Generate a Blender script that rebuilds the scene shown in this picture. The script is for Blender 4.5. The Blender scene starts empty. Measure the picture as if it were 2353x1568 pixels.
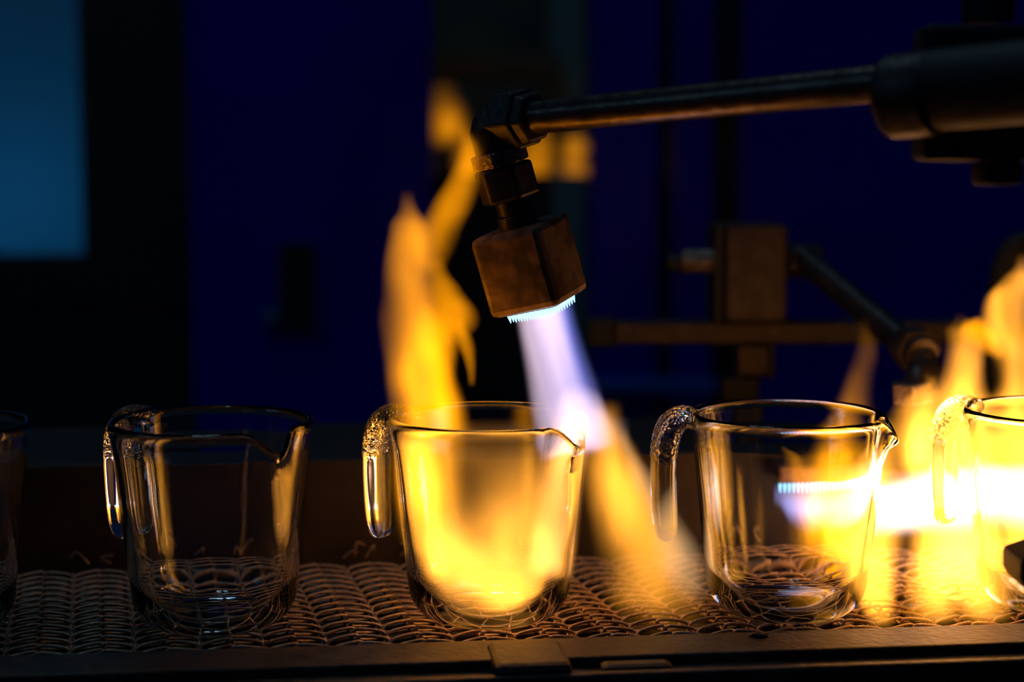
import bpy, bmesh, math, random
from mathutils import Vector, Matrix

random.seed(7)
scene = bpy.context.scene
C = scene.collection
R = math.radians

# ------------------------------------------------------------------ camera
FPX = 4000.0                      # focal length in pixels of the 2353 px frame
PITCH = R(6.2)
CAM = Vector((0.011, -0.865, 0.232))
cd = bpy.data.cameras.new('camera')
cam = bpy.data.objects.new('camera', cd)
C.objects.link(cam)
cam.location = CAM
cam.rotation_euler = (math.pi / 2 - PITCH, 0, 0)
cd.sensor_width = 36.0
cd.lens = FPX / 2353.0 * 36.0
cd.clip_start = 0.02
cd.clip_end = 60
cd.dof.use_dof = True
cd.dof.focus_distance = 0.865
cd.dof.aperture_fstop = cd.lens / 15.0
scene.camera = cam

FWD = Vector((0, math.cos(PITCH), -math.sin(PITCH)))
UP = Vector((0, math.sin(PITCH), math.cos(PITCH)))


def ray(px, py):
    return Vector((1, 0, 0)) * ((px - 1176.5) / FPX) + UP * (-(py - 784.0) / FPX) + FWD


def at(px, py, Y):                # point of the photo at depth plane Y
    d = ray(px, py)
    return CAM + d * ((Y - CAM.y) / d.y)


def ground(px, py, z=0.0):        # point of the photo on a level plane
    d = ray(px, py)
    return CAM + d * ((z - CAM.z) / d.z)


def scl(Y):                       # metres per pixel at depth Y
    return (Y - CAM.y) / FPX


# ------------------------------------------------------------------ world, lights, exposure
w = bpy.data.worlds.new('world')
scene.world = w
w.use_nodes = True
bg = w.node_tree.nodes['Background']
bg.inputs[0].default_value = (0.10, 0.28, 1.0, 1)
bg.inputs[1].default_value = 0.0155

scene.view_settings.view_transform = 'Standard'
scene.view_settings.look = 'None'
scene.view_settings.exposure = 0.0
scene.view_settings.gamma = 1.0
scene.view_settings.use_curve_mapping = False
scene.cycles.use_denoising = True
scene.cycles.use_adaptive_sampling = True
scene.cycles.adaptive_threshold = 0.18
scene.cycles.max_bounces = 14
scene.cycles.diffuse_bounces = 2
scene.cycles.glossy_bounces = 5
scene.cycles.transmission_bounces = 14
scene.cycles.transparent_max_bounces = 16
scene.cycles.volume_step_rate = 2.0
scene.cycles.sample_clamp_indirect = 6.0
scene.cycles.blur_glossy = 0.3


def area(name, loc, target, sx, sy, power, col):
    l = bpy.data.lights.new(name, 'AREA')
    l.shape = 'RECTANGLE'
    l.size, l.size_y, l.energy, l.color = sx, sy, power, col
    o = bpy.data.objects.new(name, l)
    C.objects.link(o)
    o.location = loc
    o.rotation_euler = (Vector(target) - Vector(loc)).to_track_quat('-Z', 'Y').to_euler()
    return o


# cool hall lamps high above the line (they are what sparkles in the glass)
for k, (x, y) in enumerate([(-0.75, 1.1), (-0.30, 1.1), (-0.75, -0.6), (-0.30, -0.6)]):
    area('hall_lamp', (x, y, 3.4), (x, y, 0), 0.26, 0.26, 2.4, (0.42, 0.75, 1.0))
# cool daylight from the hall's side window, left of the frame
area('side_window', (-2.6, -0.6, 1.5), (0, 0.5, 0.2), 0.9, 0.6, 0.9, (0.25, 0.62, 1.0))


# ------------------------------------------------------------------ materials
def newmat(name):
    m = bpy.data.materials.new(name)
    m.use_nodes = True
    nt = m.node_tree
    nt.nodes.clear()
    out = nt.nodes.new('ShaderNodeOutputMaterial')
    return m, nt, out


def surf(name, col, rough=0.6, metal=0.0, col2=None, scale=40.0, bump=0.0, bscale=None, spec=0.5, detail=2.0):
    m, nt, out = newmat(name)
    b = nt.nodes.new('ShaderNodeBsdfPrincipled')
    b.inputs['Base Color'].default_value = (*col, 1)
    b.inputs['Roughness'].default_value = rough
    b.inputs['Metallic'].default_value = metal
    b.inputs['Specular IOR Level'].default_value = spec
    nt.links.new(b.outputs[0], out.inputs[0])
    tc = nt.nodes.new('ShaderNodeTexCoord')
    if col2:
        n = nt.nodes.new('ShaderNodeTexNoise')
        n.inputs['Scale'].default_value = scale
        n.inputs['Detail'].default_value = detail
        n.inputs['Roughness'].default_value = 0.7
        nt.links.new(tc.outputs['Object'], n.inputs['Vector'])
        cr = nt.nodes.new('ShaderNodeValToRGB')
        cr.color_ramp.elements[0].position = 0.38
        cr.color_ramp.elements[1].position = 0.62
        cr.color_ramp.elements[0].color = (*col, 1)
        cr.color_ramp.elements[1].color = (*col2, 1)
        nt.links.new(n.outputs['Fac'], cr.inputs[0])
        nt.links.new(cr.outputs[0], b.inputs['Base Color'])
    if bump:
        n2 = nt.nodes.new('ShaderNodeTexNoise')
        n2.inputs['Scale'].default_value = bscale or scale * 3
        n2.inputs['Detail'].default_value = 0.0
        nt.links.new(tc.outputs['Object'], n2.inputs['Vector'])
        bp = nt.nodes.new('ShaderNodeBump')
        bp.inputs['Strength'].default_value = bump
        bp.inputs['Distance'].default_value = 0.001
        nt.links.new(n2.outputs['Fac'], bp.inputs['Height'])
        nt.links.new(bp.outputs[0], b.inputs['Normal'])
    return m


M = {}
M['blue'] = surf('blue_paint', (0.001, 0.004, 0.46), 0.38, 0, (0.001, 0.003, 0.36), 3.0, spec=0.35)
M['black'] = surf('black_steel', (0.010, 0.010, 0.011), 0.6, 0, (0.016, 0.014, 0.013), 12)
M['teal'] = surf('grey_green_paint', (0.10, 0.22, 0.24), 0.6, 0, (0.08, 0.18, 0.20), 5)
M['ledge'] = surf('light_blue_paint', (0.02, 0.10, 0.45), 0.5)
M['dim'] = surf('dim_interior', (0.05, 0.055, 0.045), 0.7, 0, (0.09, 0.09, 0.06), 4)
M['rust'] = surf('rusty_brown_steel', (0.042, 0.029, 0.022), 0.55, 0.3, (0.075, 0.051, 0.036), 70, 0.4)
M['head'] = surf('heat_stained_steel', (0.075, 0.045, 0.028), 0.5, 0.3, (0.26, 0.155, 0.085), 65, 0.25, 260)
M['pipe'] = surf('dark_pipe_steel', (0.11, 0.085, 0.07), 0.33, 0.85, (0.19, 0.14, 0.11), 60, 0.3)
M['nut'] = surf('blackened_steel', (0.045, 0.042, 0.042), 0.42, 0.6, (0.09, 0.07, 0.06), 80, 0.3)
M['plated'] = surf('worn_plated_steel', (0.35, 0.28, 0.22), 0.35, 0.8, (0.16, 0.12, 0.09), 220, 0.6, 900)
M['wire'] = surf('scaled_steel_wire', (0.30, 0.20, 0.14), 0.5, 0.35, (0.46, 0.32, 0.22), 160, 0.3, 900)
M['rail'] = surf('scaly_frame_steel', (0.045, 0.033, 0.027), 0.6, 0.2, (0.075, 0.053, 0.04), 45, 0.5, 300)
M['plate'] = surf('oxidised_plate', (0.02, 0.012, 0.008), 0.65, 0.0, (0.034, 0.021, 0.012), 25, 0.4, 200)
M['floor'] = surf('concrete', (0.05, 0.05, 0.05), 0.8, 0, (0.07, 0.07, 0.07), 4)
M['rubber'] = surf('black_rubber', (0.008, 0.008, 0.008), 0.7)
M['screen'] = surf('pale_blue_sheet', (0.06, 0.36, 0.62), 0.8)


def glass_mat(name, bump):
    m, nt, out = newmat(name)
    b = nt.nodes.new('ShaderNodeBsdfGlass')
    b.inputs['Color'].default_value = (0.985, 0.995, 1.0, 1)
    b.inputs['Roughness'].default_value = 0.0
    b.inputs['IOR'].default_value = 1.474
    nt.links.new(b.outputs[0], out.inputs[0])
    tc = nt.nodes.new('ShaderNodeTexCoord')
    n = nt.nodes.new('ShaderNodeTexNoise')
    n.inputs['Scale'].default_value = 45
    n.inputs['Detail'].default_value = 1
    nt.links.new(tc.outputs['Object'], n.inputs['Vector'])
    bp = nt.nodes.new('ShaderNodeBump')
    bp.inputs['Strength'].default_value = 0.12
    bp.inputs['Distance'].default_value = 0.001
    nt.links.new(n.outputs['Fac'], bp.inputs['Height'])
    last = bp
    if bump:                      # hammered thumb rest on the top of the handle
        v = nt.nodes.new('ShaderNodeTexVoronoi')
        v.inputs['Scale'].default_value = 420
        nt.links.new(tc.outputs['Object'], v.inputs['Vector'])
        sep = nt.nodes.new('ShaderNodeSeparateXYZ')
        nt.links.new(tc.outputs['Object'], sep.inputs[0])
        mr = nt.nodes.new('ShaderNodeMapRange')
        mr.inputs[1].default_value = 0.074
        mr.inputs[2].default_value = 0.080
        nt.links.new(sep.outputs['Z'], mr.inputs[0])
        bp2 = nt.nodes.new('ShaderNodeBump')
        bp2.inputs['Distance'].default_value = 0.0005
        nt.links.new(mr.outputs[0], bp2.inputs['Strength'])
        nt.links.new(v.outputs['Distance'], bp2.inputs['Height'])
        nt.links.new(bp.outputs[0], bp2.inputs['Normal'])
        last = bp2
    nt.links.new(last.outputs[0], b.inputs['Normal'])
    return m


M['glass'] = glass_mat('clear_glass', False)
M['glass_handle'] = glass_mat('clear_glass_hammered_top', True)


# ------------------------------------------------------------------ object helpers
def obj(name, bm, mat, parent=None, smooth=None, bevel=0.0):
    me = bpy.data.meshes.new(name)
    bmesh.ops.recalc_face_normals(bm, faces=bm.faces)
    bm.to_mesh(me)
    bm.free()
    o = bpy.data.objects.new(name, me)
    C.objects.link(o)
    if mat:
        me.materials.append(mat)
    if parent:
        o.parent = parent
    if smooth is not None:
        for p in me.polygons:
            p.use_smooth = True
        if smooth < 180:
            try:
                me.set_sharp_from_angle(angle=R(smooth))
            except Exception:
                pass
    if bevel:
        b = o.modifiers.new('bevel', 'BEVEL')
        b.width = bevel
        b.segments = 2
        b.limit_method = 'ANGLE'
        b.angle_limit = R(35)
    return o


def tag(o, label, cat, group=None, kind=None):
    o['label'] = label
    if cat:
        o['category'] = cat
    if group:
        o['group'] = group
    if kind:
        o['kind'] = kind
    return o


def thing(name, label, cat, loc=(0, 0, 0), group=None, rz=0.0):
    o = bpy.data.objects.new(name, None)
    C.objects.link(o)
    o.empty_display_size = 0.02
    o.location = loc
    o.rotation_euler = (0, 0, rz)
    return tag(o, label, cat, group)


def struct(o, label=None):
    o['kind'] = 'structure'
    if label:
        o['label'] = label
    return o


def box(bm, x0, x1, y0, y1, z0, z1, mat=None):
    vs = [Vector((x, y, z)) for z in (z0, z1) for y in (y0, y1) for x in (x0, x1)]
    if mat:
        vs = [mat @ v for v in vs]
    v = [bm.verts.new(p) for p in vs]
    for f in ((0, 1, 3, 2), (4, 6, 7, 5), (0, 4, 5, 1), (2, 3, 7, 6), (0, 2, 6, 4), (1, 5, 7, 3)):
        bm.faces.new([v[i] for i in f])


def frame_of(d, up=Vector((0, 0, 1))):
    d = d.normalized()
    if abs(d.dot(up)) > 0.98:
        up = Vector((1, 0, 0))
    a = up.cross(d).normalized()
    return a, d.cross(a).normalized(), d


def prism(bm, p0, p1, r0, r1=None, n=24, rot=0.0, caps=True):
    r1 = r0 if r1 is None else r1
    p0, p1 = Vector(p0), Vector(p1)
    a, b, d = frame_of(p1 - p0)
    rings = []
    for p, r in ((p0, r0), (p1, r1)):
        rings.append([bm.verts.new(p + a * (r * math.cos(rot + 2 * math.pi * i / n)) + b * (r * math.sin(rot + 2 * math.pi * i / n))) for i in range(n)])
    for i in range(n):
        j = (i + 1) % n
        bm.faces.new([rings[0][i], rings[0][j], rings[1][j], rings[1][i]])
    if caps:
        bm.faces.new(rings[0][::-1])
        bm.faces.new(rings[1])


def tube(bm, pts, rad, n=8, caps=True):
    pts = [Vector(p) for p in pts]
    rad = rad if isinstance(rad, (list, tuple)) else [rad] * len(pts)
    prev = None
    up = Vector((0.13, 0.21, 0.97)).normalized()
    t0 = (pts[1] - pts[0]).normalized()
    if abs(t0.dot(up)) > 0.9:
        up = Vector((1, 0, 0))
    a = (up - t0 * up.dot(t0)).normalized()
    for k, p in enumerate(pts):
        t = (pts[min(k + 1, len(pts) - 1)] - pts[max(k - 1, 0)]).normalized()
        a = (a - t * a.dot(t)).normalized()
        b = t.cross(a)
        ring = [bm.verts.new(p + (a * math.cos(2 * math.pi * i / n) + b * math.sin(2 * math.pi * i / n)) * rad[k]) for i in range(n)]
        if prev:
            for i in range(n):
                j = (i + 1) % n
                bm.faces.new([prev[i], prev[j], ring[j], ring[i]])
        elif caps:
            bm.faces.new(ring[::-1])
        prev = ring
    if caps:
        bm.faces.new(prev)


def smooth_path(pts, n=8):        # Catmull-Rom through the points
    pts = [Vector(p) for p in pts]
    q = [pts[0] * 2 - pts[1]] + pts + [pts[-1] * 2 - pts[-2]]
    out = []
    for i in range(1, len(q) - 2):
        for k in range(n):
            t = k / n
            a, b, c, d = q[i - 1], q[i], q[i + 1], q[i + 2]
            out.append(0.5 * ((2 * b) + (c - a) * t + (2 * a - 5 * b + 4 * c - d) * t * t + (3 * b - a - 3 * c + d) * t ** 3))
    out.append(pts[-1])
    return out


def px_box(bm, x0, y0, x1, y1, Y, depth):
    """box whose front face at plane Y spans that much of the photograph"""
    a, b = at(x0, y1, Y), at(x1, y0, Y)
    box(bm, a.x, b.x, Y, Y + depth, a.z, b.z)


# ------------------------------------------------------------------ the setting
YB = 1.60                          # front of the machine enclosure behind the line
bm = bmesh.new()
box(bm, -6, 6, -4, 7, -1.0, -0.9)
struct(obj('floor', bm, M['floor']))
bm = bmesh.new()
box(bm, -6, 6, YB + 1.3, YB + 1.4, -0.9, 3.6)
struct(obj('wall_back', bm, M['black']))

# lit window of the hall, far left
YW = 1.75
win = thing('window_1', 'dim teal window pane in a black frame', None, at(60, 300, YW))
del win['label']
struct(win, 'dim teal window pane in a wide black frame at far left')


def child_px(name, x0, y0, x1, y1, Y, depth, mat, parent, bevel=0.0):
    b = bmesh.new()
    px_box(b, x0, y0, x1, y1, Y, depth)
    bmesh.ops.translate(b, verts=b.verts, vec=-parent.matrix_world.translation if False else -Vector(parent.location))
    return obj(name, b, mat, parent, bevel=bevel)


child_px('jamb', 196, -900, 452, 700, YW, 0.06, M['black'], win)
child_px('sill', -700, 588, 196, 700, YW, 0.06, M['black'], win)
child_px('lower_panel', -700, 700, 452, 1500, YW + 0.01, 0.05, M['black'], win)
pane = child_px('pane', -700, -900, 200, 592, YW + 0.30, 0.01, M['screen'], win)
pl = area('pane_fill_light', at(-60, 520, YW + 0.06), at(40, 350, YW + 0.3), 0.25, 0.06, 0.085, (0.13, 0.62, 1.0))  # added light hidden behind the frame, gives the opaque pane sheet its gradient

# blue machine enclosure
enc = thing('machine_enclosure', 'blue painted steel machine enclosure with open bay behind the burner', 'machine', at(1300, 1300, YB))
p1 = child_px('panel', 456, -1200, 884, 1500, YB, 0.03, M['blue'], enc, 0.003)
child_px('panel', 888, -1200, 985, 1500, YB - 0.006, 0.03, M['blue'], enc, 0.003)
child_px('panel', 1352, -1200, 1528, 1500, YB, 0.03, M['blue'], enc, 0.003)
child_px('panel', 1534, -1200, 1658, 1500, YB + 0.02, 0.03, M['blue'], enc, 0.003)
child_px('panel', 1690, -1200, 2900, 1500, YB, 0.03, M['blue'], enc, 0.003)
child_px('post', 1262, -1200, 1352, 560, YB + 0.62, 0.05, M['teal'], enc, 0.003)
child_px('post', 1272, 402, 1346, 1500, YB + 0.10, 0.03, M['teal'], enc, 0.003)
child_px('gap_strip', 1655, -1200, 1692, 1500, YB + 0.045, 0.03, M['black'], enc)
child_px('bay_sill', 985, 402, 1270, 1500, YB + 0.10, 0.03, M['black'], enc)
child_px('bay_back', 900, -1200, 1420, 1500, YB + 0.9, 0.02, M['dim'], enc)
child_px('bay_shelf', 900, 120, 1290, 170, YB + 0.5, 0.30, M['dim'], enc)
child_px('ledge', 1360, 878, 1650, 905, YB - 0.03, 0.03, M['ledge'], enc, 0.003)
# latch on the left panel
lat = child_px('latch', 606, 545, 762, 775, YB - 0.006, 0.006, M['blue'], p1, 0.002)
lat.location = Vector((0, 0, 0))
lat.parent = p1
lat.location = -Vector((0, 0, 0))
for o in (lat,):
    for v in o.data.vertices:
        v.co = v.co + Vector(p1.location) - Vector(enc.location)
lat_z = Vector(enc.location)
bmx = bmesh.new()
px_box(bmx, 642, 558, 724, 760, YB - 0.012, 0.006)
bmesh.ops.translate(bmx, verts=bmx.verts, vec=-lat_z)
obj('latch_recess', bmx, M['rubber'], p1)
bmx = bmesh.new()
px_box(bmx, 608, 716, 634, 744, YB - 0.02, 0.014)
bmesh.ops.translate(bmx, verts=bmx.verts, vec=-lat_z)
obj('latch_screw', bmx, M['teal'], p1, bevel=0.004)

# ------------------------------------------------------------------ conveyor
E0, E1 = ground(-420, 1512), ground(2780, 1410.5)
ex = (E1 - E0); L = ex.length; ex.normalize()
ey = Vector((-ex.y, ex.x, 0))
COL = R(13.6)                      # the weave runs back at a slant
cdir = Vector((-math.sin(COL), math.cos(COL), 0))
DEPTH = 0.184
yaw = math.atan2(ex.y, ex.x)

belt = thing('mesh_belt', 'brown steel wire mesh conveyor belt of spiral columns under the cups', 'conveyor belt', E0)
WIRE = 0.0009
PITCHY = 0.0124
turns = int(DEPTH / math.cos(COL - yaw) / PITCHY)


def spiral_mesh(hand):
    b = bmesh.new()
    pts = []
    N = 16
    rr = random.Random(5 + hand)
    for k in range(turns * N + 1):
        ph = 2 * math.pi * k / N
        c, s = math.cos(ph), math.sin(ph)
        x = hand * 0.0080 * math.copysign(abs(c) ** 0.75, c)
        z = 0.0034 * math.copysign(abs(s) ** 0.40, s)
        # the upper strand lies almost square across, the lower one carries the step to the next turn
        turn, f = divmod(k / N, 1.0)
        y = PITCHY * (turn + (0.30 * f / 0.5 if f < 0.5 else 0.30 + 0.70 * (f - 0.5) / 0.5))
        pts.append((x, y + rr.uniform(-.0002, .0002), z - 0.0034 - WIRE))
    tube(b, pts, WIRE, 6)
    return b


proto = {}
for h in (1, -1):
    o = obj('wire_spiral', spiral_mesh(h), M['wire'], belt, smooth=180)
    proto[h] = o
rod_b = bmesh.new()
tube(rod_b, [(0.0007 * math.sin(k * 1.9), PITCHY * k / 2, -0.0052) for k in range(turns * 2 + 1)], 0.0007, 6)
rod0 = obj('connecting_rod', rod_b, M['wire'], belt, smooth=180)
SP = 0.0152
ncol = int(L / SP)
for i in range(ncol):
    base = ex * (i * SP)
    h = 1 if i % 2 else -1
    o = proto[h]
    if i > 1:
        o = o.copy(); C.objects.link(o); o.parent = belt
    o.location = base + Vector((0, 0, -0.0010 + random.uniform(-.0003, 0)))
    o.rotation_euler = (0, h * 0.13 + random.uniform(-.012, .012), COL + random.uniform(-.004, .004))
    r = rod0
    if i > 0:
        r = rod0.copy(); C.objects.link(r); r.parent = belt
    r.location = base + ex * (SP / 2)
    r.rotation_euler = (0, 0, COL)

frame = thing('conveyor_frame', 'dark scaly steel conveyor frame around the wire belt', 'conveyor frame', E0, rz=yaw)


def fbox(name, x0, x1, y0, y1, z0, z1, mat, bevel=0.0012, parent=frame):
    b = bmesh.new()
    box(b, x0, x1, y0, y1, z0, z1)
    return obj(name, b, mat, parent, bevel=bevel)


fbox('front_rail', 0, L, -0.034, -0.0005, -0.03, -0.0015, M['rail'])
fbox('front_channel', 0, L, -0.046, -0.034, -0.05, -0.0065, M['black'])
fbox('front_lip', 0, L, -0.052, -0.046, -0.05, -0.0045, M['rail'])
fbox('front_skirt', 0, L, -0.12, -0.0525, -0.30, -0.014, M['black'])
fbox('support_plate', 0, L, 0, DEPTH + 0.02, -0.045, -0.035, M['black'])
for k in range(7):
    fbox('support_bar', 0, L, 0.02 + k * 0.027, 0.026 + k * 0.027, -0.034, -0.0115, M['black'])
gx = (ground(1225, 1500, -0.004) - E0).dot(ex)
fbox('rail_bracket', gx - 0.022, gx + 0.014, -0.05, -0.010, -0.03, 0.0005, M['rail'], 0.003)
fbox('rail_bracket', gx + 0.028, gx + 0.062, -0.046, -0.034, -0.03, -0.003, M['black'], 0.003)
fbox('rear_plate', 0, L, DEPTH + 0.008, DEPTH + 0.014, -0.04, 0.0535, M['plate'])
fbox('rear_top_plate', 0, L, DEPTH + 0.014, DEPTH + 0.15, 0.047, 0.0535, M['rubber'])
for k in range(5):
    fbox('frame_leg', 0.05 + k * (L - 0.14) / 4, 0.09 + k * (L - 0.14) / 4, -0.04, 0.0, -0.9, -0.05, M['black'])
# loose wire ends at the back edge of the belt
for k in range(24):
    b = bmesh.new()
    x = random.uniform(0.04, L - 0.04)
    p = ex * x + ey * (DEPTH + random.uniform(-.006, 0.002)) + Vector((0, 0, -0.002))
    d = (ex * random.uniform(-1, 1) + Vector((0, 0, random.uniform(.4, 1.1)))).normalized()
    q = p + d * random.uniform(.006, .012)
    e = q + (ex * random.uniform(-1, 1) + Vector((0, 0, random.uniform(-.8, .3)))).normalized() * random.uniform(.003, .007)
    tube(b, smooth_path([p, q, e], 5), 0.0006, 5)
    obj('wire_end', b, M['wire'], belt, smooth=180)
# chip of scale on the front rail
b = bmesh.new()
bmesh.ops.create_icosphere(b, subdivisions=1, radius=0.004)
for v in b.verts:
    v.co = Vector((v.co.x * 1.4, v.co.y * 0.7, v.co.z * 0.45)) * random.uniform(.75, 1.15)
chip = obj('scale_chip', b, M['rail'])
g = ground(1745, 1466, -0.0015)
chip.location = (g.x, g.y, 0.0)
tag(chip, 'small brown flake of scale lying on the front rail', 'debris')

# ------------------------------------------------------------------ glass jugs
H, RT = 0.100, 0.0485


def body_mesh():
    outer = [(0.0, 0.0010), (0.012, 0.0009), (0.0205, 0.0005), (0.0238, 0.0)]
    for k in range(1, 13):
        a = k / 12 * math.pi / 2
        outer.append((0.0238 + 0.0158 * math.sin(a), 0.0190 * (1 - math.cos(a))))
    outer += [(0.0409, 0.031), (0.0426, 0.047), (0.0440, 0.061), (0.0453, 0.075),
             (0.0463, 0.0855), (0.0470, 0.0905), (0.0479, 0.0938), (0.0485, 0.0965), (0.0483, 0.0987), (0.0473, 0.1000)]
    inner = [(0.0460, 0.0997), (0.0450, 0.0982), (0.0444, 0.095), (0.0439, 0.0905), (0.0433, 0.0855), (0.0421, 0.075), (0.0406, 0.061),
             (0.0390, 0.047), (0.0374, 0.035), (0.0364, 0.0285)]
    for k in range(1, 11):
        a = (1 - k / 10) * math.pi / 2
        inner.append((0.0195 + 0.0169 * math.sin(a), 0.0042 + 0.0243 * (1 - math.cos(a))))
    inner += [(0.010, 0.0040), (0.0, 0.0039)]
    prof = outer + inner
    n = 112
    b = bmesh.new()
    rings = []
    for (r, z) in prof:
        if r == 0:
            rings.append([b.verts.new((0, 0, z))])
            continue
        ring = []
        for i in range(n):
            th = 2 * math.pi * i / n
            dth = (th + R(9) + math.pi) % (2 * math.pi) - math.pi        # spout at local +X
            k = min(1.0, max(0.0, (z - 0.074) / 0.026))
            k = k * k * (3 - 2 * k)
            lip = math.exp(-(dth / 0.16) ** 2)
            pinch = math.exp(-((abs(dth) - 0.33) / 0.10) ** 2)
            rr = r + k * (0.0044 * lip - 0.0012 * pinch)
            zz = z - (k ** 1.6) * 0.0105 * math.exp(-(dth / 0.175) ** 2)
            ring.append(b.verts.new((rr * math.cos(th), rr * math.sin(th), zz)))
        rings.append(ring)
    for A, B in zip(rings, rings[1:]):
        for i in range(n):
            j = (i + 1) % n
            if len(A) == 1:
                b.faces.new([A[0], B[j], B[i]])
            elif len(B) == 1:
                b.faces.new([A[i], A[j], B[0]])
            else:
                b.faces.new([A[i], A[j], B[j], B[i]])
    return b


def handle_mesh():
    # open drop handle on local -X, joined to the body only at the rim
    path = [(0.0452, 0.0955, 0.0100, 0.0048), (0.0490, 0.0968, 0.0108, 0.0056), (0.0535, 0.0960, 0.0112, 0.0064), (0.0572, 0.0925, 0.0115, 0.0069),
            (0.0594, 0.0865, 0.0116, 0.0070), (0.0604, 0.079, 0.0115, 0.0068), (0.0606, 0.069, 0.0113, 0.0066), (0.0604, 0.059, 0.0110, 0.0065),
            (0.0600, 0.050, 0.0106, 0.0064), (0.0594, 0.0425, 0.0100, 0.0060), (0.0590, 0.0380, 0.0086, 0.0052), (0.0587, 0.0352, 0.0060, 0.0036), (0.0586, 0.0342, 0.0026, 0.0016)]
    pts = [Vector((-u, 0, z)) for u, z, _, _ in path]
    P = smooth_path(pts, 4)
    m = len(P)
    b = bmesh.new()
    prev = None
    n = 28
    for k, p in enumerate(P):
        s = k / (m - 1) * (len(path) - 1)
        i = min(int(s), len(path) - 2)
        f = s - i
        hw = path[i][2] * (1 - f) + path[i + 1][2] * f
        ht = path[i][3] * (1 - f) + path[i + 1][3] * f
        t = (P[min(k + 1, m - 1)] - P[max(k - 1, 0)]).normalized()
        nn = Vector((0, 1, 0)).cross(t).normalized()
        ring = []
        for a in range(n):
            th = 2 * math.pi * a / n
            c, sn = math.cos(th), math.sin(th)
            ring.append(b.verts.new(p + Vector((0, 1, 0)) * hw * math.copysign(abs(c) ** 1.0, c) * 1.08 + nn * ht * math.copysign(abs(sn) ** 1.0, sn)))
        if prev:
            for a in range(n):
                j = (a + 1) % n
                b.faces.new([prev[a], prev[j], ring[j], ring[a]])
        else:
            b.faces.new(ring[::-1])
        prev = ring
    b.faces.new(prev)
    return b


jug_body = obj('body', body_mesh(), M['glass'], smooth=180)
jug_handle = obj('handle', handle_mesh(), M['glass_handle'], smooth=180)
JUGS = [(-158, 1449, -44, 'clear glass jug cut off by the left edge of the picture'),
        (495, 1432, -35, 'clear glass jug standing dark and empty on the belt, left of the torch'),
        (1124, 1417, -24, 'clear glass jug filled with yellow flame under the blue torch jet'),
        (1805, 1404, -4, 'clear glass jug with flames behind its right half, right of the torch'),
        (2428, 1390, -36, 'clear glass jug engulfed in flame at the right edge of the picture')]
JPOS = []
for k, (px, py, rot, lab) in enumerate(JUGS):
    g = ground(px, py)
    JPOS.append(g)
    t = thing('measuring_jug', lab, 'glass jug', (g.x, g.y, 0.0002), 'glass jugs riding on the belt', R(rot))
    t.scale = (1.03, 1.03, 1.02)
    for q in (jug_body, jug_handle):
        o = q if k == 0 else q.copy()
        if k:
            C.objects.link(o)
        o.parent = t

# ------------------------------------------------------------------ torch over the middle jug
YT = 0.0
hc = at(1216, 605, YT)             # centre of the burner head
hm = Matrix(((0.863, 0.428, -0.269, hc.x), (-0.457, 0.888, -0.052, hc.y), (0.217, 0.168, 0.962, hc.z), (0, 0, 0, 1)))
axis_dn = (hm.to_3x3() @ Vector((0, 0, -1))).normalized()
axis_up = -axis_dn
torch = thing('gas_torch', 'rusty gas torch with square head firing a blue jet down at the spout', 'gas burner', hc)


def tpart(name, b, mat, smooth=None, bevel=0.0, parent=torch):
    bmesh.ops.translate(b, verts=b.verts, vec=-hc)
    return obj(name, b, mat, parent, smooth, bevel)


b = bmesh.new()
box(b, -0.0195, 0.0195, -0.0195, 0.0195, -0.0215, 0.0195, hm)
head = tpart('head', b, M['head'], bevel=0.0035)
b = bmesh.new()
box(b, -0.0132, 0.0132, -0.0132, 0.0132, -0.0222, -0.0212, hm)
tpart('port_plate', b, M['plated'], parent=head)
top = hc + axis_up * 0.0195


def up_at(s, off=0.0):
    return top + axis_up * s + Vector((-1, 0, 0)) * off


b = bmesh.new(); prism(b, up_at(-0.001), up_at(0.006), 0.0098, n=24); tpart('neck', b, M['nut'], 40, 0.0006)
b = bmesh.new(); prism(b, up_at(0.006), up_at(0.0145), 0.0088, n=24); tpart('neck_ring', b, M['nut'], 40, 0.0006)
b = bmesh.new(); prism(b, up_at(0.0135), up_at(0.0305), 0.0152, n=6, rot=R(8)); tpart('hex_nut', b, M['nut'], bevel=0.0016)
b = bmesh.new(); prism(b, up_at(0.031), up_at(0.0385), 0.0146, n=6, rot=R(34)); tpart('collar', b, M['plated'], bevel=0.0008)
# elbow from the collar up into the pipe nut
e0 = up_at(0.038)
pn0 = at(1160, 277, YT - 0.003)     # back face of the big nut
pipe_end = at(2052, 188, -0.145)
pdir = (pipe_end - pn0).normalized()
b = bmesh.new()
el = [e0 - axis_up * 0.001, e0 + axis_up * 0.006, e0 + axis_up * 0.011 + Vector((0.0005, 0, 0)), pn0 + Vector((-0.002, 0.002, -0.003)), pn0 + Vector((-0.0008, 0.001, 0.0005)), pn0 + pdir * 0.004]
tube(b, smooth_path(el, 4), 0.0112, 20)
elbow = tpart('elbow', b, M['nut'], 50)
b = bmesh.new()
m0 = at(1107, 322, YT - 0.0085)
for (cx, cz, rr) in ((0, -0.0012, 0.0013), (0.0002, 0.0013, 0.0011)):
    tube(b, [m0 + Vector((cx + rr * .75 * math.cos(a * math.pi / 5), 0, cz + rr * math.sin(a * math.pi / 5))) for a in range(11)], 0.00028, 5)
tube(b, [m0 + Vector((-0.0006, 0, 0.0018)), m0 + Vector((0.0012, 0, 0.0034))], 0.00028, 5)
tpart('casting_mark', b, M['nut'], 180, parent=elbow)
b = bmesh.new(); prism(b, pn0 + pdir * -0.001, pn0 + pdir * 0.014, 0.0158, n=6, rot=R(12)); tpart('hex_nut', b, M['nut'], bevel=0.0012)
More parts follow.
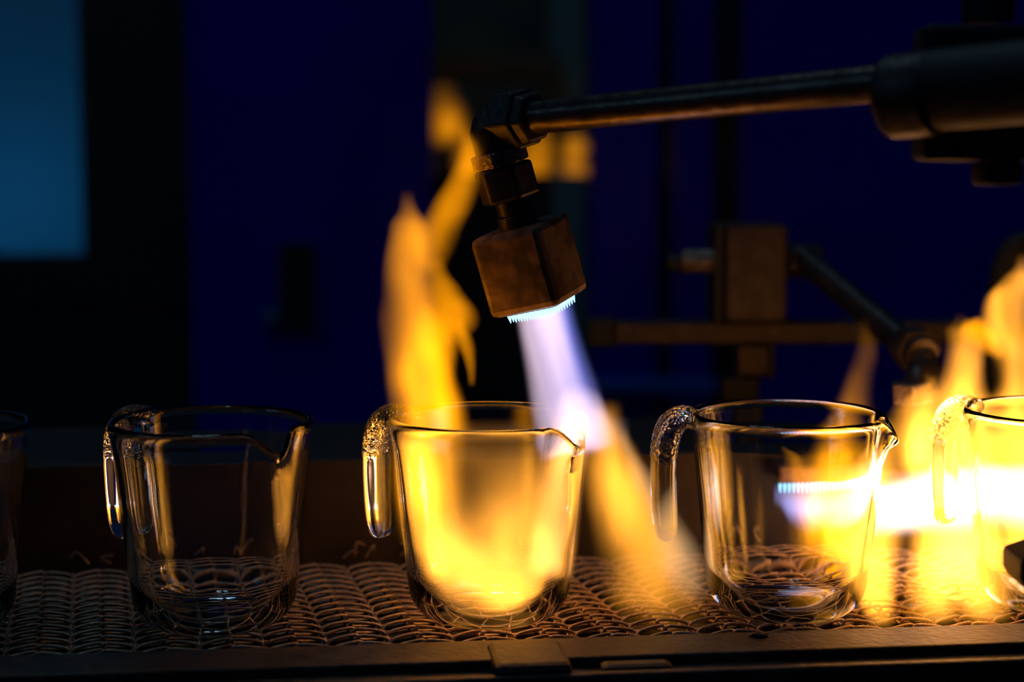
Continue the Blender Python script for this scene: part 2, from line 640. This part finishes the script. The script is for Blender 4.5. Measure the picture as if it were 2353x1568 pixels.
b = bmesh.new(); prism(b, pn0 + pdir * 0.014, pn0 + pdir * 0.020, 0.0140, 0.0125, n=6, rot=R(12)); tpart('nut_shoulder', b, M['nut'], bevel=0.0012)
b = bmesh.new(); prism(b, pn0 + pdir * 0.012, pipe_end, 0.0079, n=28); tpart('pipe', b, M['pipe'], 40)
cdv = pdir
b = bmesh.new(); prism(b, pipe_end - cdv * 0.002, pipe_end + cdv * 0.022, 0.0175, n=32)
bmesh.ops.translate(b, verts=b.verts, vec=Vector((0, 0, -0.006)))
tpart('collar_ring', b, M['nut'], 40, 0.003)
b = bmesh.new(); prism(b, pipe_end + cdv * 0.02, pipe_end + cdv * 0.10, 0.0165, n=32)
bmesh.ops.translate(b, verts=b.verts, vec=Vector((0, 0, -0.005)))
tpart('sleeve', b, M['black'], 40)
hb = at(2250, 205, -0.165)
b = bmesh.new(); a_, c_ = at(2140, 372, -0.165), at(2600, 48, -0.165)
box(b, a_.x, c_.x, -0.150, -0.125, a_.z, c_.z)
tpart('clamp_block', b, M['black'], bevel=0.003)
b = bmesh.new(); a_, c_ = at(2150, 395, -0.14), at(2360, 355, -0.14)
prism(b, at(2290, 372, -0.137), at(2290, 425, -0.137), 0.0105, n=24); tpart('clamp_bolt', b, M['black'], 40, 0.002)
b = bmesh.new(); prism(b, at(2270, 50, -0.137), at(2275, -700, -0.137), 0.011, n=24); tpart('hanger_rod', b, M['black'], 40)

# ------------------------------------------------------------------ burner stand behind the belt
YS = 0.34
stand = thing('burner_stand', 'brown steel bar and clamp post standing behind the third jug', 'stand', at(1720, 1000, YS))
off = Vector(stand.location)


def spart(name, b, mat, par, smooth=None, bevel=0.0):
    bmesh.ops.translate(b, verts=b.verts, vec=-Vector(par.location))
    return obj(name, b, mat, par, smooth, bevel)


b = bmesh.new(); px_box(b, 1414, 742, 2750, 792, YS, 0.03); spart('cross_bar', b, M['rust'], stand, None, 0.002)
b = bmesh.new(); px_box(b, 1350, 735, 1415, 800, YS + 0.004, 0.03); spart('bar_end', b, M['black'], stand, None, 0.002)
b = bmesh.new(); px_box(b, 1692, 790, 1772, 868, YS - 0.006, 0.03); spart('post', b, M['rust'], stand, None, 0.003)
b = bmesh.new(); px_box(b, 1655, 866, 1748, 1300, YS + 0.0, 0.03); spart('post_foot', b, M['black'], stand, None, 0.003)
b = bmesh.new(); px_box(b, 1768, 790, 1782, 872, YS, 0.03); spart('gusset', b, M['black'], stand, None, 0.001)

rb = thing('gas_torch', 'blackened gas torch on a slanting pipe, firing behind the third jug', 'gas burner', at(1740, 740, YS))
b = bmesh.new(); px_box(b, 1666, 516, 1812, 742, YS - 0.02, 0.05); spart('clamp_block', b, M['rust'], rb, None, 0.003)
b = bmesh.new(); px_box(b, 1640, 516, 1668, 742, YS - 0.012, 0.05); spart('clamp_plate', b, M['black'], rb, None, 0.002)
b = bmesh.new(); prism(b, at(1566, 600, YS), at(1645, 600, YS), 0.0093, n=6); spart('bolt', b, M['plated'], rb, None, 0.0012)
b = bmesh.new(); prism(b, at(1532, 605, YS), at(1568, 604, YS), 0.006, n=16); spart('bolt_end', b, M['black'], rb, 40, 0.0012)
b = bmesh.new(); prism(b, at(1808, 600, YS), at(1888, 600, YS), 0.0125, n=6, rot=R(20)); spart('shank', b, M['nut'], rb, None, 0.0015)
rn = at(2096, 800, 0.20)
pd = (rn - at(1840, 590, YS)).normalized()
b = bmesh.new(); prism(b, at(1840, 590, YS), rn + Vector((0, 0.012, 0)), 0.0088, n=24); spart('pipe', b, M['nut'], rb, 40)
b = bmesh.new(); prism(b, rn + Vector((0, 0.008, 0)), rn + Vector((0.002, -0.012, -0.001)), 0.0148, n=6, rot=R(5)); spart('hex_nut', b, M['rust'], rb, None, 0.0015)
b = bmesh.new(); prism(b, rn + Vector((0.002, -0.011, -0.001)), rn + Vector((0.003, -0.017, -0.002)), 0.0105, n=24); spart('nut_face', b, M['nut'], rb, 40, 0.001)
b = bmesh.new()
hd = at(2110, 900, 0.15)
tube(b, smooth_path([rn + Vector((0.003, -0.012, -0.004)), rn + Vector((0.004, -0.020, -0.012)), hd + Vector((0, 0, 0.006)), hd + Vector((0, 0.004, -0.02))], 6), 0.009, 20)
spart('elbow', b, M['nut'], rb, 60)
b = bmesh.new(); prism(b, at(2095, 878, 0.145), at(2098, 925, 0.145), 0.0130, n=6, rot=R(10)); spart('collar', b, M['plated'], rb, None, 0.001)
b = bmesh.new()
h0, h1 = at(1786, 1122, 0.13), at(2330, 1075, 0.13)
box(b, h0.x, h1.x, 0.13, 0.165, h0.z, h1.z)
rhead = spart('head', b, M['head'], rb, None, 0.0025)
b = bmesh.new()
prism(b, at(2098, 920, 0.147), at(2100, 1085, 0.147), 0.0095, n=20); spart('neck', b, M['nut'], rb, 40)

# black hose arching behind the right flame
hose = thing('gas_hose', 'black rubber gas hose arching behind the tall right flame', 'hose', at(2290, 900, 0.30))
b = bmesh.new()
tube(b, smooth_path([at(2292, 1000, 0.30), at(2290, 820, 0.30), at(2296, 690, 0.30), at(2318, 590, 0.30), at(2365, 560, 0.30), at(2430, 600, 0.30), at(2470, 760, 0.30), at(2480, 1000, 0.30)], 8), 0.0085, 18)
spart('tube', b, M['rubber'], hose, 180)

# dark block of another burner at the right edge, in front of the fourth jug
YK = -0.09
kb = thing('burner_block', 'black rounded burner block jutting in at the right edge', 'burner block', at(2400, 1300, YK))
b = bmesh.new()
prof = [(2302, 1254), (2353, 1236), (2520, 1190), (2520, 1372), (2372, 1352), (2338, 1338), (2312, 1316), (2302, 1296)]
f0 = [b.verts.new(at(x, y, YK)) for x, y in prof]
f1 = [b.verts.new(at(x, y, YK) + Vector((0, -0.03, 0))) for x, y in prof]
b.faces.new(f0); b.faces.new(f1[::-1])
for i in range(len(prof)):
    j = (i + 1) % len(prof)
    b.faces.new([f0[i], f1[i], f1[j], f0[j]])
spart('block', b, M['black'], kb, None, 0.002)
b = bmesh.new(); prism(b, at(2440, 1270, YK) + Vector((0, -.015, 0)), at(2800, 1130, YK) + Vector((0, -.015, 0)), 0.01, n=20)
spart('arm', b, M['black'], kb, 40)

# ------------------------------------------------------------------ flames: emitting gas volumes shaped by their own outline
ORANGE = (1.0, 0.325, 0.002)
YELLOW = (1.0, 0.37, 0.030)
seed_n = [0]


def tongue(parent, pts, Y, ky=0.8, col=ORANGE, ang=0.0, edge=0.25, warp=0.75, nscale=38.0, stretch=0.42, lean=0.0, contrast=0.55,
           hollow=0.0, col2=None, world=None, name='tongue', cap=0.14, gain=1.0):
    """pts: (px, py, half width px, brightness) along the flame; ang turns the flame's own axis in the picture plane"""
    seed_n[0] += 1
    s = scl(Y)
    if world:
        W = [(Vector((p[0], Y, p[1])), p[2], p[3]) for p in world]
    else:
        W = [(at(p[0], p[1], Y), p[2] * s * (1.35 if edge < 0.5 else 1.12), p[3] * 1.15) for p in pts]
    ez = Vector((math.sin(ang), 0, math.cos(ang)))
    exl = Vector((math.cos(ang), 0, -math.sin(ang)))
    org = W[0][0]
    loc = [((p - org).dot(exl), (p - org).dot(ez), r, i) for p, r, i in W]
    z0 = min(l[1] for l in loc); z1 = max(l[1] for l in loc)
    if loc[0][1] > loc[-1][1]:
        loc = loc[::-1]
    z0 -= 0.2 * loc[0][2]; z1 += (0.0 if world else 0.6) * loc[-1][2]
    xm = min(l[0] for l in loc) - 0.01; xM = max(l[0] for l in loc) + 0.01
    rM = max(l[2] for l in loc); iM = max(l[3] for l in loc)
    m, nt, out = newmat('flame_gas')
    N, Lk = nt.nodes.new, nt.links.new

    def math_(op, a, b=None, c=None, clamp=False):
        n = N('ShaderNodeMath'); n.operation = op; n.use_clamp = clamp
        for k, v in enumerate((a, b, c)):
            if v is None:
                continue
            if isinstance(v, (int, float)):
                n.inputs[k].default_value = v
            else:
                Lk(v, n.inputs[k])
        return n.outputs[0]

    def smooth_(v, a, b, lo=0.0, hi=1.0):
        n = N('ShaderNodeMapRange'); n.interpolation_type = 'SMOOTHSTEP'
        n.inputs[1].default_value = a; n.inputs[2].default_value = b
        n.inputs[3].default_value = lo; n.inputs[4].default_value = hi
        Lk(v, n.inputs[0])
        return n.outputs[0]

    tc = N('ShaderNodeTexCoord')
    sep = N('ShaderNodeSeparateXYZ'); Lk(tc.outputs['Object'], sep.inputs[0])
    x, y, z = sep.outputs
    t = math_('MULTIPLY', math_('SUBTRACT', z, z0), 1.0 / (z1 - z0), clamp=True)
    maps = []

    def curve(vals):
        n = N('ShaderNodeFloatCurve')
        c = n.mapping.curves[0]
        P = [((l[1] - z0) / (z1 - z0), v) for l, v in zip(loc, vals)]
        P = [(0.0, P[0][1])] + [p for p in P if 0.012 < p[0] < 0.988] + [(1.0, P[-1][1])]
        c.points[0].location = P[0]; c.points[1].location = P[-1]
        for p in P[1:-1]:
            c.points.new(*p)
        for p in c.points:
            p.handle_type = 'AUTO_CLAMPED'
        n.mapping.update()
        Lk(t, n.inputs['Value'])
        maps.append((n.mapping, c))
        return n.outputs[0]

    cx = math_('MULTIPLY_ADD', curve([(l[0] - xm) / (xM - xm) for l in loc]), xM - xm, xm)
    rr = math_('MAXIMUM', math_('MULTIPLY', curve([l[2] / rM for l in loc]), rM), 0.0008)
    ii = math_('MULTIPLY', curve([l[3] / iM for l in loc]), iM)
    dx = math_('SUBTRACT', x, cx)
    dy = math_('MULTIPLY', math_('SUBTRACT', y, math_('MULTIPLY', math_('SUBTRACT', z, z0), lean)), 1.0 / ky)
    d = math_('DIVIDE', math_('SQRT', math_('ADD', math_('MULTIPLY', dx, dx), math_('MULTIPLY', dy, dy))), rr)
    mp = N('ShaderNodeMapping')
    mp.inputs['Scale'].default_value = (1, 1, stretch)
    mp.inputs['Location'].default_value = (seed_n[0] * 1.37, seed_n[0] * 0.71, seed_n[0] * 2.3)
    Lk(tc.outputs['Object'], mp.inputs['Vector'])
    n1 = N('ShaderNodeTexNoise'); n1.inputs['Scale'].default_value = nscale; n1.inputs['Detail'].default_value = 1.5
    Lk(mp.outputs[0], n1.inputs['Vector'])
    nf = n1.outputs['Fac']
    d2 = math_('ADD', d, math_('MULTIPLY', math_('SUBTRACT', nf, 0.46), warp))
    dens = math_('MULTIPLY', smooth_(d2, edge, 1.0, 1.0, 0.0), smooth_(d, 0.78, 1.0, 1.0, 0.0))
    if hollow:
        dens = math_('MULTIPLY', dens, smooth_(d, 0.0, 0.75, 1.0 - hollow, 1.0))
    if contrast:
        dens = math_('MULTIPLY', dens, smooth_(nf, 0.34, 0.66, 1.0 + contrast * 0.4, 1.0 - contrast))
    if cap:
        dens = math_('MULTIPLY', dens, math_('MULTIPLY', smooth_(t, 0.0, cap), smooth_(t, 1.0 - cap, 1.0, 1.0, 0.0)))
    st = math_('DIVIDE', math_('MULTIPLY', math_('MULTIPLY', dens, ii), gain / (1.25 * ky)), rr)
    em = N('ShaderNodeEmission')
    em.inputs['Color'].default_value = (*col, 1)
    if col2:
        mx = N('ShaderNodeMix'); mx.data_type = 'RGBA'
        mx.inputs[6].default_value = (*col, 1); mx.inputs[7].default_value = (*col2, 1)
        Lk(smooth_(math_('SUBTRACT', nf, math_('MULTIPLY', math_('DIVIDE', dx, rr), 0.22)), 0.34, 0.70), mx.inputs[0])
        Lk(mx.outputs[2], em.inputs['Color'])
    Lk(st, em.inputs['Strength'])
    Lk(em.outputs[0], out.inputs['Volume'])
    # hull
    for mpg, c in maps:
        mpg.initialize()
    b = bmesh.new()
    NR, NS = 26, 20
    prev = None
    for k in range(NR + 1):
        tt = k / NR
        zz = z0 + (z1 - z0) * tt
        ccx = maps[0][0].evaluate(maps[0][1], tt) * (xM - xm) + xm
        r = max(maps[1][0].evaluate(maps[1][1], tt) * rM, 0.0008)
        cy = lean * (zz - z0)
        ring = [b.verts.new((ccx + r * math.cos(2 * math.pi * i / NS), cy + ky * r * math.sin(2 * math.pi * i / NS), zz)) for i in range(NS)]
        if prev:
            for i in range(NS):
                j = (i + 1) % NS
                b.faces.new([prev[i], prev[j], ring[j], ring[i]])
        else:
            b.faces.new(ring[::-1])
        prev = ring
    b.faces.new(prev)
    o = obj(name, b, m, parent)
    o.location = org - Vector(parent.location)
    o.rotation_euler = (0, ang, 0)
    return o


# --- flame leaping out of the middle jug
jm = JPOS[2]
fl = thing('flame', 'tall orange flame leaping up from the left side of the middle jug', 'flame', at(985, 1300, jm.y))
tongue(fl, [(985, 1240, 66, 1.0), (982, 1100, 76, 1.5), (985, 960, 80, 1.8), (966, 870, 70, 2.1), (962, 770, 78, 2.4), (948, 680, 66, 2.4), (938, 600, 54, 2.1), (943, 520, 44, 1.5), (936, 445, 18, .5)],
       jm.y, 0.7, edge=0.2, warp=0.5)
tongue(fl, [(990, 640, 34, .5), (1003, 545, 48, .75), (1040, 470, 46, .7), (1070, 400, 36, .55), (1082, 345, 28, .4), (1066, 290, 16, .2)], jm.y, 0.7, warp=0.5, edge=0.15)
tongue(fl, [(1035, 800, 34, .35), (1048, 735, 48, .8), (1022, 665, 36, .5), (1000, 600, 24, .3)], jm.y, 0.7, warp=0.4, edge=0.1)
tongue(fl, [(1040, 1000, 46, .8), (1022, 930, 46, .8), (1012, 850, 30, .6), (1000, 790, 24, .5)], jm.y, 0.7, warp=0.4, edge=0.1)
tongue(fl, [(1084, 890, 10, .2), (1080, 830, 15, .4), (1066, 780, 22, .5), (1052, 740, 20, .3)], jm.y, 0.7, warp=0.3, edge=0.1)

# --- fire filling the middle jug
ff = thing('flame', 'bright yellow fire filling the inside of the middle jug', 'flame', (jm.x, jm.y, 0.009))
tongue(ff, None, jm.y, 1.0, col=(1.0, 0.365, 0.036), gain=0.78, world=[(jm.x, 0.0048, 0.0222, 3.4), (jm.x, 0.0066, 0.0270, 3.6), (jm.x, 0.0105, 0.0312, 3.6), (jm.x, 0.0165, 0.0341, 3.5), (jm.x, 0.022, 0.0353, 3.4), (jm.x, 0.030, 0.0366, 3.0), (jm.x, 0.050, 0.0392, 1.7), (jm.x, 0.068, 0.0412, .8), (jm.x, 0.085, 0.0425, .3), (jm.x, .096, 0.0425, .05)],
       edge=0.8, warp=0.4, hollow=0.55, nscale=30, stretch=0.8, contrast=0.8, cap=0.02)
tongue(ff, [(1262, 1330, 50, 2.0), (1268, 1240, 54, 2.4), (1280, 1140, 52, 2.5), (1298, 1050, 50, 2.5), (1318, 985, 50, 2.4)], jm.y, 0.8, col=(1.0, 0.38, 0.07), warp=0.4, edge=0.2, ang=0.0)
tongue(ff, [(1010, 1340, 40, 1.4), (985, 1240, 52, 2.2), (970, 1120, 52, 2.0), (960, 1010, 46, 1.6)], jm.y, 0.8, col=YELLOW, warp=0.4, edge=0.2)

# --- torch jet
LAV = (0.62, 0.52, 1.0)
PINK = (0.98, 0.72, 0.92)
BLUE = (0.22, 0.26, 1.0)
jt = thing('flame', 'blue and lavender jet of flame shooting down from the torch', 'flame', at(1250, 712, YT))
tongue(jt, [(1249, 700, 71, .95), (1264, 770, 74, .85), (1281, 840, 80, .80), (1299, 915, 88, .80), (1316, 985, 92, .7)], YT, 0.9, col=PINK, col2=BLUE, ang=math.pi - R(14), edge=0.55, warp=0.3,
       nscale=60, stretch=0.12, contrast=0.55, name='jet', cap=0.03)
tongue(jt, [(1255, 965, 50, .4), (1325, 962, 74, 1.5), (1370, 975, 70, 1.5), (1420, 1000, 40, .5)], YT - 0.012, 0.8, col=(1.0, .70, .62), ang=math.pi / 2, warp=0.5, edge=0.0, name='hot_spot', cap=.25)
b = bmesh.new()
for i in range(9):
    for j in range(9):
        px_, py_ = -0.0124 + 0.0248 * i / 8, -0.0124 + 0.0248 * j / 8
        p0 = hm @ Vector((px_, py_, -0.0221))
        ln = 0.0036 + 0.0030 * math.exp(-((i - 4) ** 2 + (j - 4) ** 2) / 12) * random.uniform(.8, 1.1)
        prism(b, p0, p0 + axis_dn * ln, 0.0011, 0.0002, n=6)
bmesh.ops.translate(b, verts=b.verts, vec=-Vector(jt.location))
m, nt, out = newmat('blue_port_jets')
e = nt.nodes.new('ShaderNodeEmission'); e.inputs[0].default_value = (0.32, 0.78, 1.0, 1); e.inputs[1].default_value = 2.2
nt.links.new(e.outputs[0], out.inputs[0])
M['jets'] = m
pj = obj('port_jets', b, m, jt)
pj['kind'] = 'stuff'

# --- fire spilling down outside the middle jug
fo = thing('flame', 'orange flame spilling down the outside of the middle jug onto the belt', 'flame', at(1480, 1420, -0.03))
tongue(fo, [(1385, 950, 46, 1.4), (1402, 1030, 60, 1.9), (1425, 1120, 74, 1.8), (1450, 1210, 88, 1.5), (1480, 1300, 104, 1.1), (1505, 1380, 112, .75), (1525, 1440, 100, .4)], 0.010, 0.9, col=YELLOW, edge=0.1, warp=0.7, lean=0.0)
tongue(fo, [(1435, 985, 14, .3), (1470, 1090, 30, .35), (1520, 1190, 44, .4), (1560, 1290, 60, .4), (1590, 1380, 50, .25)], 0.012, 0.8, col=(.95, .55, .25), edge=0.1, warp=0.6)

# --- big fire at the right
YR = 0.07
fr = thing('flame', 'large yellow and white fire blazing at the right between the jugs', 'flame', at(2190, 1400, YR))
tongue(fr, [(2215, 1435, 74, 2.0), (2205, 1350, 92, 4.2), (2200, 1230, 112, 5.0), (2205, 1110, 130, 5.5), (2200, 1010, 116, 4.8), (2205, 930, 80, 3.8), (2214, 860, 46, 4.2), (2218, 800, 42, 3.4), (2212, 758, 38, 2.2), (2208, 728, 18, .7)], YR, 0.6, col=YELLOW, edge=0.15, warp=0.6)
tongue(fr, [(2206, 752, 24, .8), (2240, 762, 34, 1.5), (2272, 786, 30, 1.4), (2300, 812, 18, .8)], YR, 0.7, ang=R(118), warp=0.3, edge=0.1)
tongue(fr, [(2370, 1180, 120, 4.5), (2350, 1050, 130, 4.6), (2335, 955, 104, 3.2), (2362, 880, 66, 2.0), (2330, 770, 64, 2.8), (2325, 700, 56, 3.0), (2345, 640, 38, 2.4), (2352, 590, 18, .9)], YR + 0.06, 0.6, col=YELLOW, edge=0.12, warp=0.6)
tongue(fr, [(2120, 1080, 66, 2.6), (2105, 1010, 68, 3.0), (2098, 950, 52, 2.4), (2120, 905, 36, 1.5), (2140, 870, 16, .5)], YR + 0.03, 0.7, col=YELLOW, edge=0.1, warp=0.6)
tongue(fr, [(2330, 1420, 60, .8), (2320, 1330, 80, 2.2), (2330, 1220, 90, 3.5), (2350, 1120, 80, 3.5)], YR + 0.03, 0.7, col=YELLOW, edge=0.1, warp=0.5)

tongue(fr, [(2150, 1425, 62, 1.3), (2155, 1350, 72, 2.8), (2175, 1260, 80, 3.0), (2190, 1180, 64, 1.5)], -0.015, 0.6, col=YELLOW, edge=0.1, warp=0.6)
tongue(fr, [(2262, 1425, 56, 1.2), (2255, 1350, 66, 2.6), (2245, 1260, 76, 3.0), (2240, 1180, 60, 1.5)], -0.02, 0.6, col=YELLOW, edge=0.1, warp=0.6)

fw = thing('flame', 'white-hot and lavender ribbon of flame under the rear torch head', 'flame', at(1800, 1150, 0.12))
tongue(fw, [(1790, 1150, 34, .3), (1850, 1168, 48, .45), (1930, 1172, 54, .8), (2010, 1168, 58, 1.6), (2110, 1158, 66, 3.6), (2250, 1150, 72, 4.2), (2390, 1150, 72, 4.0), (2480, 1150, 50, 2.0)], 0.10, 0.6, col=(1.0, .72, .62), ang=math.pi / 2, edge=0.2, warp=0.4, cap=0.05, name='hot_band')
tongue(fw, [(1778, 1140, 26, .5), (1820, 1160, 48, .8), (1880, 1170, 56, .7), (1940, 1168, 50, .4)], 0.10, 0.6, col=(0.35, 0.38, 1.0), ang=math.pi / 2, edge=0.2, warp=0.3, cap=0.05, name='blue_band')
b = bmesh.new()
for i in range(46):
    p0 = h0.lerp(Vector((h1.x, h0.y, h0.z)), (i + .5) / 46) + Vector((0, 0.002, 0.0004))
    prism(b, p0, p0 + Vector((0, -0.001, -0.0052)), 0.0011, 0.0003, n=6)
bmesh.ops.translate(b, verts=b.verts, vec=-Vector(fw.location))
o = obj('port_jets', b, M['jets'], fw)
o['kind'] = 'stuff'

fb = thing('flame', 'orange flame curling up behind the right half of the third jug', 'flame', at(1930, 1400, 0.09))
tongue(fb, [(1935, 1395, 66, 1.4), (1915, 1310, 84, 2.8), (1912, 1220, 90, 3.2), (1925, 1110, 96, 3.0), (1948, 1015, 84, 2.2), (1962, 945, 52, 1.0), (1978, 870, 36, .32), (1990, 800, 28, .2), (1985, 735, 14, .12)], 0.09, 0.6, edge=0.12, warp=0.8)
tongue(fb, [(2020, 1450, 34, 1.4), (2008, 1375, 46, 2.2), (1992, 1290, 66, 2.6), (1985, 1210, 86, 3.0), (2000, 1120, 70, 2.6), (2030, 1050, 46, 1.2), (2050, 980, 30, .6)], 0.03, 0.6, col=YELLOW, edge=0.12, warp=0.6)
tongue(fb, [(2024, 1442, 30, 1.0), (2010, 1375, 42, 2.0), (1994, 1290, 52, 2.2), (1990, 1215, 40, 1.0)], -0.03, 0.6, col=YELLOW, edge=0.1, warp=0.5)
tongue(fb, [(1840, 1140, 22, .3), (1830, 1080, 26, .45), (1815, 1030, 18, .3), (1800, 1000, 8, .15)], 0.09, 0.7, edge=0.1, warp=0.4)

# --- glowing volumes added in the bay to imitate reflections of the flames
YF = YB + 0.45
BAY = [('leftmost blurred orange glow imitating a flame reflection in the dark bay, left of the torch elbow', [[(1018, 335, 30, .3), (1030, 295, 44, .85), (1022, 250, 44, .35), (1015, 212, 30, .12)]]),
       ('blurred orange glow imitating a flame reflection in the bay just left of the torch collar', [[(1086, 425, 30, .6), (1086, 372, 38, .75), (1078, 330, 30, .5), (1070, 300, 20, .2)]]),
       ('blurred orange glow imitating a flame reflection in the bay just right of the torch collar', [[(1222, 435, 40, .5), (1228, 382, 46, .7), (1236, 335, 42, .65), (1240, 298, 30, .25)]]),
       ('rightmost blurred orange glow imitating a flame reflection in the bay, two glowing spots one above the other', [[(1315, 432, 24, .4), (1318, 386, 34, .6), (1318, 366, 28, .35)], [(1316, 364, 24, .35), (1320, 340, 34, .7), (1320, 312, 22, .2)]])]
for lab, tongues in BAY:
    q = thing('flame', lab, 'flame', at(tongues[0][0][0], 425, YF), 'glows imitating flame reflections in the bay')
    for P in tongues:
        tongue(q, P, YF, 0.8, edge=0.0, warp=0.4, nscale=12)
